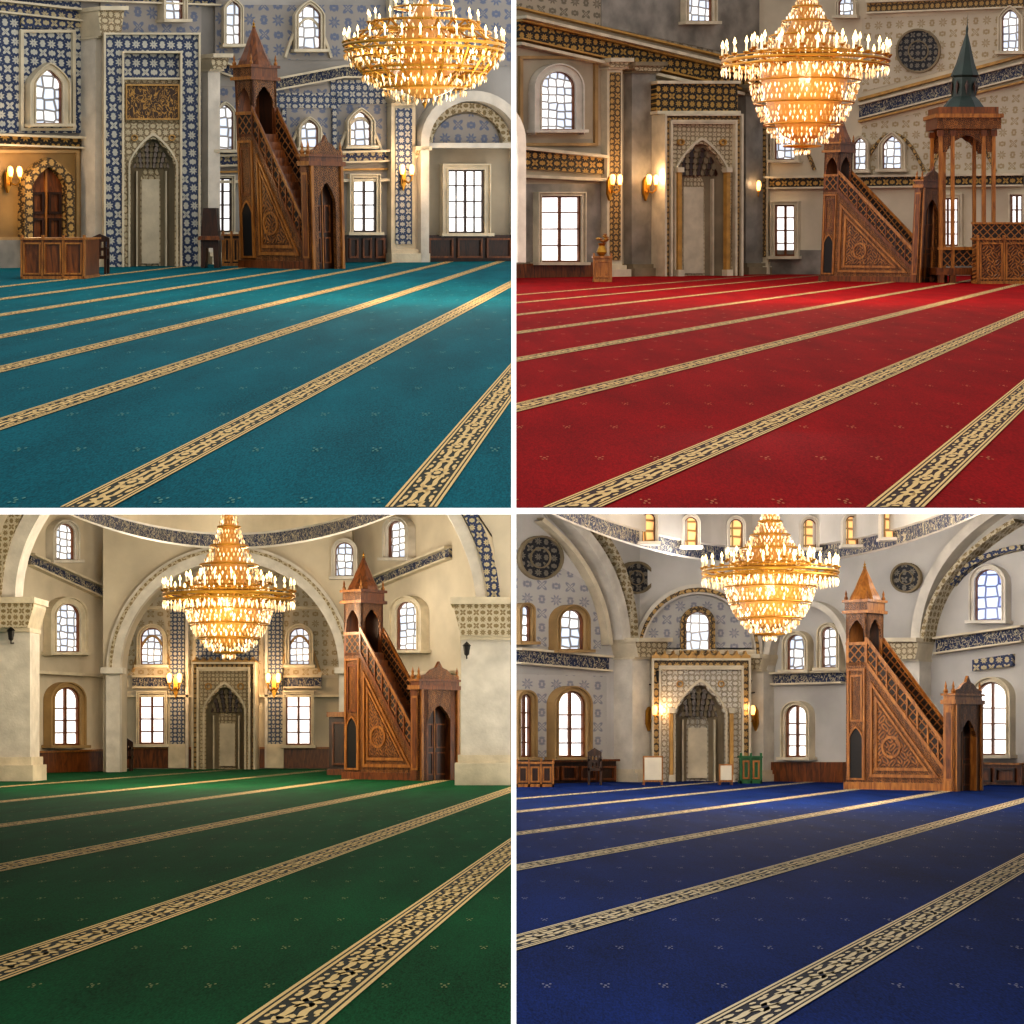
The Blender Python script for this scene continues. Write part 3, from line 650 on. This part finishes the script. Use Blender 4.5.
mould(b,Rr,860,122,1024,82,2,'gold_paint'); frieze(b,Rr,868,8,1024,2,9,'gold_band')
b.prism(Rr,rect(758,250,1024,276),0,.2,'marble_grey'); b.prism(Rr,[(862,18),(1024,12),(1024,50),(862,92)],0,.03,'painted_cream'); b.prism(Rr,[(862,126),(1024,88),(1024,174),(862,174)],0,.03,'painted_cream')
arcband(b,Rr,(862,172),(893,96),(925,172),3,0,.15,'gold_band'); arcband(b,Rr,(762,170),(787,90),(815,170),3,0,.15,'gold_band'); arcband(b,Rr,(930,172),(962,90),(996,172),3,0,.15,'gold_band')
b.done()
window(L,553,72,130,34,'round',g=8,sur='stone_white'); window(L,556,196,262,40,'rect','glass_clear','stone_cream','wood',4,(2,4))
window(L,695,-10,22,24,'round',g=4); window(Rr,787,122,160,20,'point',g=4); window(Rr,787,205,256,20,'rect','glass_clear','stone_cream','wood',4,(2,4))
window(Rr,894,136,169,19,'point',g=4); window(Rr,862,138,170,12,'point',g=3); window(Rr,949,198,246,22,'rect','glass_clear','stone_cream','wood',4,(2,4)); window(Rr,1012,10,52,17,'point',g=4); window(Rr,1018,195,240,12,'rect','glass_clear','stone_cream','wood',2,(2,3))
window(Rr,848,-4,16,15,'point',g=3)
def medal(room,fr,x,y,r,n=0):
    b=B('calligraphy_medallion',room); b.prism(fr,disc(x,y,r),0,n+.1,'medallion'); b.ring(fr,disc(x,y,r+1.2),disc(x,y,r-.8),.02,n+.2,'stone_dark',closed=True)
    b.ring(fr,disc(x,y,r*.5),disc(x,y,r*.44),n+.1,n+.15,'stone_dark',closed=True)
    b.done()
medal(R2,Rr,919,51,21)
pilaster(L,601,616,62,278,'stone_cream',cap=6,n=.4,inner='gold_band'); pilaster(L,624,648,66,277,'marble_grey',cap=6,n=.5,capmat='stone_dark')
b=B('trim_5',R2); b.prism(M,rect(652,84,733,113),-2,.4,'frieze_gold'); mould(b,M,651,83,734,83,3,'stone_cream',-2,.6); mould(b,M,651,113,734,113,3,'stone_cream',-2,.6); b.done()
mihrab(M,653,731,115,276.4,692,50,142,'gold_band','carved_cream',ow=6,n=.8,cols=(668,716),back=.8)
pilaster(L,738,755,88,276,'marble_grey',cap=6,n=.5,capmat='stone_dark'); pilaster(Rr,759,770,112,275,'stone_cream',cap=6,n=.3,inner='gold_band')
sconce(L,599,186,90,.6); sconce(L,636,186,90,.55); sconce(Rr,760,192,100,.4)
minbar(R2,820,281,164,42,A=159,W=32,PO=10,PH=124,PL=120,w1='wood')
chandelier(R2,805,62,178,-4,150,62,0,1800)
b=B('muezzin_pavilion',R2); f=Frame(R2,(935,283),(1000,283)); dp=1.8
for n0 in (-dp,-.16):
    for x in (941,953,984,994): b.prism(f,rect(x-1.7,132,x+1.7,281),n0,n0+.16,'wood_light'); b.prism(f,rect(x-3,130,x+3,136),n0-.04,n0+.2,'wood'); b.prism(f,rect(x-3,268,x+3,283),n0-.04,n0+.2,'wood')
    b.archplate(f,943,992,128,152,arch(967.5,152,40,134,ys=150,kind='point',n=14,cusp=.05),n0,n0+.1,'wood_carved')
    b.prism(f,rect(940,250,995,266),n0+.02,n0+.08,'lattice_wood'); b.prism(f,rect(938,247,997,250),n0-.03,n0+.18,'wood_light'); 
b.prism(f,rect(936,268,999,275),-dp-.1,.1,'wood'); b.prism(f,rect(936,118,1000,129),-dp-.2,.2,'wood_carved','wood'); b.prism(f,rect(934,114,1002,118),-dp-.3,.3,'wood_light'); b.prism(f,rect(938,107,998,114),-dp-.1,.1,'wood')
kk=1/f.pm; q=f.px([(968,108)])[0]; t=f.P(q[0],q[1],-dp/2)
b.lathe(t,[(22*kk,0),(16*kk,8*kk),(12*kk,12*kk),(12*kk,30*kk),(14*kk,32*kk),(9*kk,44*kk),(5*kk,58*kk),(1*kk,72*kk),(1.4*kk,76*kk),(.4*kk,80*kk),(0,92*kk)],'green_lead',8,pi/8)
for i in range(8):
    a=2*pi*i/8; p=t+Vector((12.4*kk*cos(a),12.4*kk*sin(a),13*kk)); b.oct(p+Vector((0,0,9*kk)),2*kk,9*kk,'wood_dark')
b.done()
bench(R2,978,1030,240,284,'wooden_gallery_screen','wood_carved_big',2,1.0,back=16); bench(R2,594,611,258,282,'wooden_donation_box','wood_light',1,.8)
b=B('flower_vase',R2); f=Frame(R2,(594,282),(611,282)); q=f.px([(602,256)])[0]; p=f.P(q[0],q[1],-.3); b.lathe(p,[(.1,0),(.22,.15),(.12,.4),(.16,.5)],'gold',10)
for i in range(14): b.oct(p+Vector((random.uniform(-.25,.25),random.uniform(-.1,.1),.55+random.random()*.3)),.09,.08,'wood_light' if i%2 else 'gold_paint')
b.done()

# ============================================================ ROOM 3 (green)
L=Frame(R3,(0,774),(112,771)); C=Frame(R3,(112,769),(345,769)); AF=Frame(R3,(100,772),(350,772)); Rr=Frame(R3,(345,771),(511,776))
wallp(R3,'wall_left',L,[(-40,776),(112,771),(112,470),(-40,470)],'plaster_cream'); wallp(R3,'wall_right',Rr,[(340,771),(511.2,776),(511.2,470),(340,470)],'plaster_cream'); wallp(R3,'wall_back',C,rect(90,470,365,769),'plaster_cream')
b=B('trim_great_arch',R3); a=arch(231,772,218,562,ys=672,n=30)
b.archplate(AF,103,352,470,772,a,-1.2,.0,'plaster_cream'); b.ring(AF,arch(231,772,246,546,ys=672,n=30),arch(231,772,218,562,ys=672,n=30),0,.5,'stone_white'); b.ring(AF,arch(231,672,240,549,ys=672,n=30),arch(231,672,234,552,ys=672,n=30),.5,.6,'scroll_band')
b.prism(AF,rect(104,668,126,674),0,.8,'stone_white'); b.prism(AF,rect(336,668,354,674),0,.8,'stone_white')
b.done()
b=B('trim_6',R3)
b.prism(C,rect(125,560,338,678),0,.03,'painted_cream')
for x0,x1 in ((133,170),(284,322)): frieze(b,C,x0,682,x1,682,9,'frieze_blue')
for x0,x1 in ((171,185),(269,283)): b.prism(C,rect(x0,590,x1,744),0,.25,'tile_blue_fine'); b.prism(C,rect(x0-1.5,744,x1+1.5,768),0,.4,'stone_cream'); b.prism(C,rect(x0-1.5,584,x1+1.5,590),0,.4,'stone_cream')
for x in (188,267): b.prism(C,rect(x-1.5,590,x+1.5,768),0,.35,'stone_white')
mould(b,C,122,696,196,696,2.5,'stone_cream'); mould(b,C,260,696,340,696,2.5,'stone_cream'); mould(b,C,122,608,340,608,3,'stone_cream')
arcband(b,C,(133,672),(153,600),(173,672),2.5,0,.2,'stone_tan'); arcband(b,C,(280,672),(300,600),(320,672),2.5,0,.2,'stone_tan')
b.prism(C,rect(197,640,259,662),0,.4,'tile_blue_fine'); mould(b,C,195,638,261,638,3,'stone_cream',0,.6)
b.prism(C,rect(122,748,196,768),0,.15,'wood'); b.prism(C,rect(260,748,345,768),0,.15,'wood'); mould(b,C,122,748,196,748,2,'wood_light',0,.25); mould(b,C,260,748,345,748,2,'wood_light',0,.25)
b.done()
b=B('trim_7',R3); frieze(b,L,28,560,112,598,9,'frieze_blue'); b.prism(L,[(34,752),(106,750),(106,771),(34,773)],0,.2,'wood'); mould(b,L,34,752,106,750,2,'wood_light',0,.3); mould(b,L,30,672,104,676,3,'stone_cream')
b.done()
b=B('trim_8',R3); frieze(b,Rr,349,594,452,553,9,'frieze_blue'); b.prism(Rr,[(345,749),(456,752),(456,774),(345,771)],0,.2,'wood'); mould(b,Rr,352,676,456,672,3,'stone_cream'); b.done()
window(L,59,524,560,19,'round',g=4,sur='stone_white'); window(L,115,543,578,18,'round',g=4,sur='stone_white'); window(L,62,604,652,24,'round',g=7,sur='stone_cream'); window(L,61,687,745,26,'round','glass_clear','stone_tan','wood',5,(2,4))
window(C,153,628,665,22,'round',g=4); window(C,300,628,665,20,'round',g=4); window(C,153,694,744,25,'rect','glass_clear','stone_cream','wood',3,(2,4)); window(C,299,694,745,25,'rect','glass_clear','stone_cream','wood',3,(2,4))
window(AF,345,543,577,18,'round',g=4,sur='stone_white'); window(Rr,403,521,558,18,'round',g=4,sur='stone_white'); window(Rr,413,602,650,21,'round',g=6,sur='stone_cream')
mihrab(C,196,259,663,769,228,38,686,'gold_band','carved_cream',ow=5,n=1.2,back=.2)
b=B('trim_9',R3); crest(b,C,196,259,664,6,'gold_paint',.2,1.3); b.done()
PL_=Frame(R3,(0,781),(40,781)); PR_=Frame(R3,(450,785),(511,785))
b=B('marble_pier',R3); x0,x1,yt,yb=-10,30,602,781; fr=PL_
b.prism(fr,rect(x0,yt,x1,yb),-1.5,0,'stone_white'); b.prism(fr,[(x0-6,yt),(x1+6,yt),(x1+6,yt+5),(x1,yt+26),(x0,yt+26),(x0-6,yt+5)],-1.6,.4,'scroll_band','stone_cream'); b.prism(fr,rect(x0-8,yt-4,x1+8,yt+2),-1.7,.6,'stone_cream')
b.prism(fr,rect(x0-1,yt+26,x1+1,yt+30),-1.6,.2,'stone_cream'); b.prism(fr,rect(x0-6,yb-16,x1+6,yb),-1.7,.5,'stone_cream'); b.prism(fr,rect(x0-3,yb-24,x1+3,yb-16),-1.6,.25,'stone_cream'); b.done()
b=B('marble_pier',R3); x0,x1,yt,yb=461,510.5,602,785
b.prism(PR_,rect(x0,yt,x1,yb),-1.5,0,'stone_white'); b.prism(PR_,[(x0-7,yt),(x1,yt),(x1,yt+34),(x0,yt+34),(x0-7,yt+6)],-1.6,.4,'scroll_band','stone_cream'); b.prism(PR_,rect(x0-10,yt-4,x1,yt+3),-1.7,.6,'stone_cream'); b.prism(PR_,rect(x0-6,yb-22,x1,yb),-1.7,.4,'stone_cream'); b.prism(PR_,rect(x0-3,yb-30,x1,yb-22),-1.7,.2,'stone_cream')
b.prism(PR_,rect(x0-1,yt+34,x1,yt+38),-1.6,.2,'stone_cream'); b.done()
b=B('trim_side_arch',R3); arcband(b,PL_,(8,600),(8,545),(42,500),14,-1.2,0,'stone_white'); arcband(b,PL_,(-4,600),(-4,540),(30,490),12,-1.2,.1,'scroll_band'); b.done()
b=B('trim_side_arch',R3); arcband(b,PR_,(482,600),(478,548),(444,498),12,-1.2,0,'stone_white'); arcband(b,PR_,(494,600),(490,540),(455,490),13,-1.2,.1,'tile_band'); b.prism(PR_,[(500,602),(510.8,602),(510.8,490),(462,490),(492,535)],-1.2,.05,'plaster_cream'); b.done()
sconce(C,177,684,200,.3,ln=1.4); sconce(C,275,684,200,.3,ln=1.4)
def lantern(fr,x,y,n=0):
    b=B('iron_lantern',fr.r); k=1/fr.pm; u,v=fr.px([(x,y)])[0]; c=fr.P(u,v,n+.4)
    b.tube([fr.P(u,v-3*k,n),fr.P(u,v-4*k,n+.4),c],.7*k,'dark'); b.lathe(c,[(0,-2*k),(2.5*k,0),(3.5*k,8*k),(4.2*k,9*k),(1*k,12*k),(0,13*k)],'dark',6); b.done()
lantern(PL_,14,640,.05); lantern(PR_,467,655,.05)
def drum(room,cx,ybm,half,yend,D,bt,nm,windows=(),wmat='plaster_cream',top=490):
    b=B(nm,room); N=36; z=(HY-ybm)/F*D
    def Yd(x): 
        t=(x-cx)/half; yy=ybm-(ybm-yend)*t*t; return z*F/(HY-yy),yy
    pr=None
    for k in range(N+1):
        x=cx-half*1.15+2.3*half*k/N; Y,yy=Yd(x)
        p=[room.at(x,yy+2,Y*.995),room.at(x,yy,Y*.99),room.at(x,yy-bt,Y*.99),room.at(x,yy-bt-2,Y*.985),room.at(x,top-60,Y*.985)]
        if pr:
            for j,m in enumerate(('stone_white','frieze_blue','stone_white',wmat)):
                u0,u1=(k-1)*.9,k*.9; b.face([pr[j],p[j],p[j+1],pr[j+1]],m,[(u0,pr[j].z),(u1,p[j].z),(u1,p[j+1].z),(u0,pr[j+1].z)])
        pr=p
    b.done()
    for (x,y0,y1,w) in windows:
        Y,_=Yd(x); Y*=.985; O=room.at(x,HY,Y); O.z=-H; f=Frame(room,None,O=O,u=Vector((1,0,0))); f.pm=F/Y
        window(f,x,y0,y1,w,'round',glass='glass_amber',g=3,sur='stone_white',n=.13)
drum(R3,232,547,160,514,90,12,'dome_drum')
minbar(R3,344,779,226,42,A=116,W=30,PO=12,PH=90,PL=124)
f=Frame(R3,(328,775),(352,775)); b=B('wooden_cabinet',R3); b.prism(f,rect(329,716,354,775),-1.4,0,'wood_dark'); b.prism(f,rect(327,712,356,717),-1.5,.2,'wood_light'); b.ring(f,rect(332,722,351,765),rect(334,724,349,763),0,.12,'wood',closed=True); b.prism(f,rect(327,769,356,775),-1.4,.2,'wood'); b.done()
chandelier(R3,229,596,140,508,658,72,0,2500)
chair(R3,119,131,742,756,771)

# ============================================================ ROOM 4 (blue)
L=Frame(R4,(512,784),(640,781)); C=Frame(R4,(640,781),(757,781)); Rr=Frame(R4,(757,781),(1024,785.5))
wallp(R4,'wall_left',L,[(512.8,785),(640,782),(640,450),(512.8,450)],'plaster_white'); wallp(R4,'wall_back',C,rect(640,450,757,781),'plaster_white'); wallp(R4,'wall_right',Rr,[(757,782),(1060,787),(1060,450),(757,450)],'plaster_white')
b=B('trim_10',R4); frieze(b,L,514,656,606,664,12,'frieze_blue'); b.prism(L,[(513,762),(610,760),(610,782),(513,784)],0,.3,'wood_dark'); mould(b,L,513,762,610,760,2,'wood',0,.5)
for i in range(5): x=516+i*19; b.ring(L,rect(x,766,x+16,780),rect(x+2,768,x+14,778),.3,.4,'wood',closed=True)
b.prism(L,[(513,540),(600,590),(600,650),(513,645)],0,.03,'painted_white'); b.prism(L,[(513,674),(606,676),(606,758),(513,760)],0,.03,'painted_white')
b.done()
b=B('trim_11',R4); frieze(b,Rr,775,679,846,677,9,'frieze_blue'); frieze(b,Rr,938,646,1026,634,13,'frieze_blue'); b.prism(Rr,[(975,660),(1015,654),(1015,666),(975,671)],0,.2,'tile_band')
b.prism(Rr,[(972,763),(1026,764),(1026,785),(972,784)],0,.3,'wood'); mould(b,Rr,972,763,1026,764,2,'wood_light',0,.45); b.prism(Rr,[(757,762),(846,762),(846,783),(757,782)],0,.2,'wood')
for x in (976,1000): b.ring(Rr,rect(x,768,x+20,782),rect(x+2,770,x+18,780),.3,.4,'wood_dark',closed=True)
b.done()
b=B('trim_great_arch',R4); b.ring(C,arch(697,781,128,585,ys=654),arch(697,781,112,595,ys=656),0,.6,'stone_white'); b.ring(C,arch(697,781,121,589,ys=655),arch(697,781,115,593,ys=655),.6,.72,'gold_band'); b.prism(C,rect(634,650,760,655),0,.5,'stone_cream'); b.prism(C,arch(697,648,110,597,ys=650),0,.03,'painted_white'); b.done()
b=B('trim_side_arch',R4); arcband(b,L,(612,640),(608,560),(546,510),9,0,.7,'stone_white'); arcband(b,L,(620,640),(617,550),(560,508),5,0,.8,'scroll_band'); arcband(b,L,(603,645),(598,570),(535,520),4,0,.4,'stone_cream'); b.done()
b=B('trim_side_arch',R4); arcband(b,Rr,(925,640),(930,555),(1010,508),9,0,.7,'stone_white'); arcband(b,Rr,(933,642),(940,570),(1025,522),4,0,.8,'scroll_band'); arcband(b,Rr,(955,585),(975,555),(1026,548),5,0,.4,'tile_band'); b.done()
b=B('trim_side_arch',R4); arcband(b,Rr,(772,672),(776,600),(815,604),6,0,.5,'stone_white'); arcband(b,Rr,(815,604),(848,606),(856,660),6,0,.5,'stone_white'); b.done()
pilaster(L,614,640,642,782,'stone_white',cap=16,n=.9); pilaster(Rr,758,774,658,783,'stone_white',cap=12,n=.7); pilaster(Rr,905,931,642,784,'stone_white',cap=18,n=.8)
medal(R4,L,632,578,15,.1); medal(R4,Rr,908,578,14); medal(R4,L,538,558,21)
window(L,565,610,650,24,'round',g=5,sur='stone_tan'); window(L,565,691,757,28,'round','glass_clear','stone_tan','wood',5,(2,4)); window(L,519,606,642,10,'round',g=3,sur='stone_tan'); window(L,519,694,757,12,'round','glass_clear','stone_tan','wood',4,(2,4))
window(C,697,612,651,24,'round',g=5,sur='gold_band')
window(Rr,801,635,670,18,'round',g=4); window(Rr,834,627,668,15,'round',g=4); window(Rr,801,705,757,21,'round','glass_clear','stone_cream','wood',4,(2,4))
window(Rr,993,570,621,27,'round','glass_stained_blue','stone_white',g=5); window(Rr,996,682,755,30,'round','glass_clear','stone_cream','wood',5,(2,4))
mihrab(C,649,746,660,781,697,48,684,'gold_band','carved_white',ow=7,n=1.3,cols=(668,727),back=.2)
b=B('trim_12',R4); crest(b,C,649,746,661,9,'gold_paint',.2,1.4,11); b.done()
sconce(L,628,716,45,.95,ln=.7); sconce(Rr,768,716,60,.75,ln=.7)
lantern(L,630,682,.95); lantern(Rr,766,690,.75)
drum(R4,766,563,215,512,66,14,'dome_drum',[(648,514,543,13),(690,518,547,13),(735,520,549,13),(808,520,549,13),(850,517,546,13),(887,512,539,12)],'plaster_white')
minbar(R4,846,789,226,42,A=126,W=30,PO=11,PH=86,PL=124,w1='wood_light')
chandelier(R4,770,573,145,508,640,52,0,1500)
bench(R4,741,761,758,783.5,'green_donation_chest','green_box',2,.6,'green_box')
for x0,x1,y0 in ((643,663,756),(719,733,764)):
    f=Frame(R4,(x0,785),(x1,785)); b=B('display_board',R4); b.prism(f,rect(x0,y0,x1,782),-.1,0,'wood_light'); b.prism(f,rect(x0+1.5,y0+1.5,x1-1.5,780),0,.04,'paper'); b.prism(f,rect(x0,782,x0+2,785),-.4,0,'wood'); b.prism(f,rect(x1-2,782,x1,785),-.4,0,'wood'); b.done()
bench(R4,517,553,764,787,'wooden_bench','wood_dark',3,.9); chair(R4,588,602,752,768,785)

# ============================================================ light, world, camera
for rm,xs,Y,z,pw,col in ((R3,(-13,),62,6.0,1300,(1,.91,.77)),(R3,(-15.5,-7),86,6,800,(1,.89,.74)),(R3,(-2.2,),18,2.2,110,(1,.93,.84)),
                     (R4,(10,),50,5.0,1000,(1,.95,.9)),(R4,(5,14),62,5.5,650,(1,.94,.88)),(R4,(2.2,),18,2.2,110,(1,.97,.95)),
                     (R1,(-8,),50,9,1100,(1,.93,.84)),(R2,(10,),76,11,1800,(1,.91,.8))):
    for x in xs: light(rm,Vector((x,Y,z)),pw,col,1.5,'fill_light')  # unseen point lights added to brighten the rooms; no fixture hangs there
w=bpy.data.worlds.new('World'); sc.world=w; w.use_nodes=True; bg=w.node_tree.nodes['Background']; bg.inputs[0].default_value=(1,.98,.955,1); bg.inputs[1].default_value=.64
cd=bpy.data.cameras.new('Camera'); cam=bpy.data.objects.new('Camera',cd); sc.collection.objects.link(cam); cam.location=EYE; cam.rotation_euler=(pi/2,0,0)
cd.sensor_width=36; cd.lens=F/1024*36; cd.shift_y=(HY-512)/1024; cd.clip_end=500; cd.clip_start=.1; sc.camera=cam
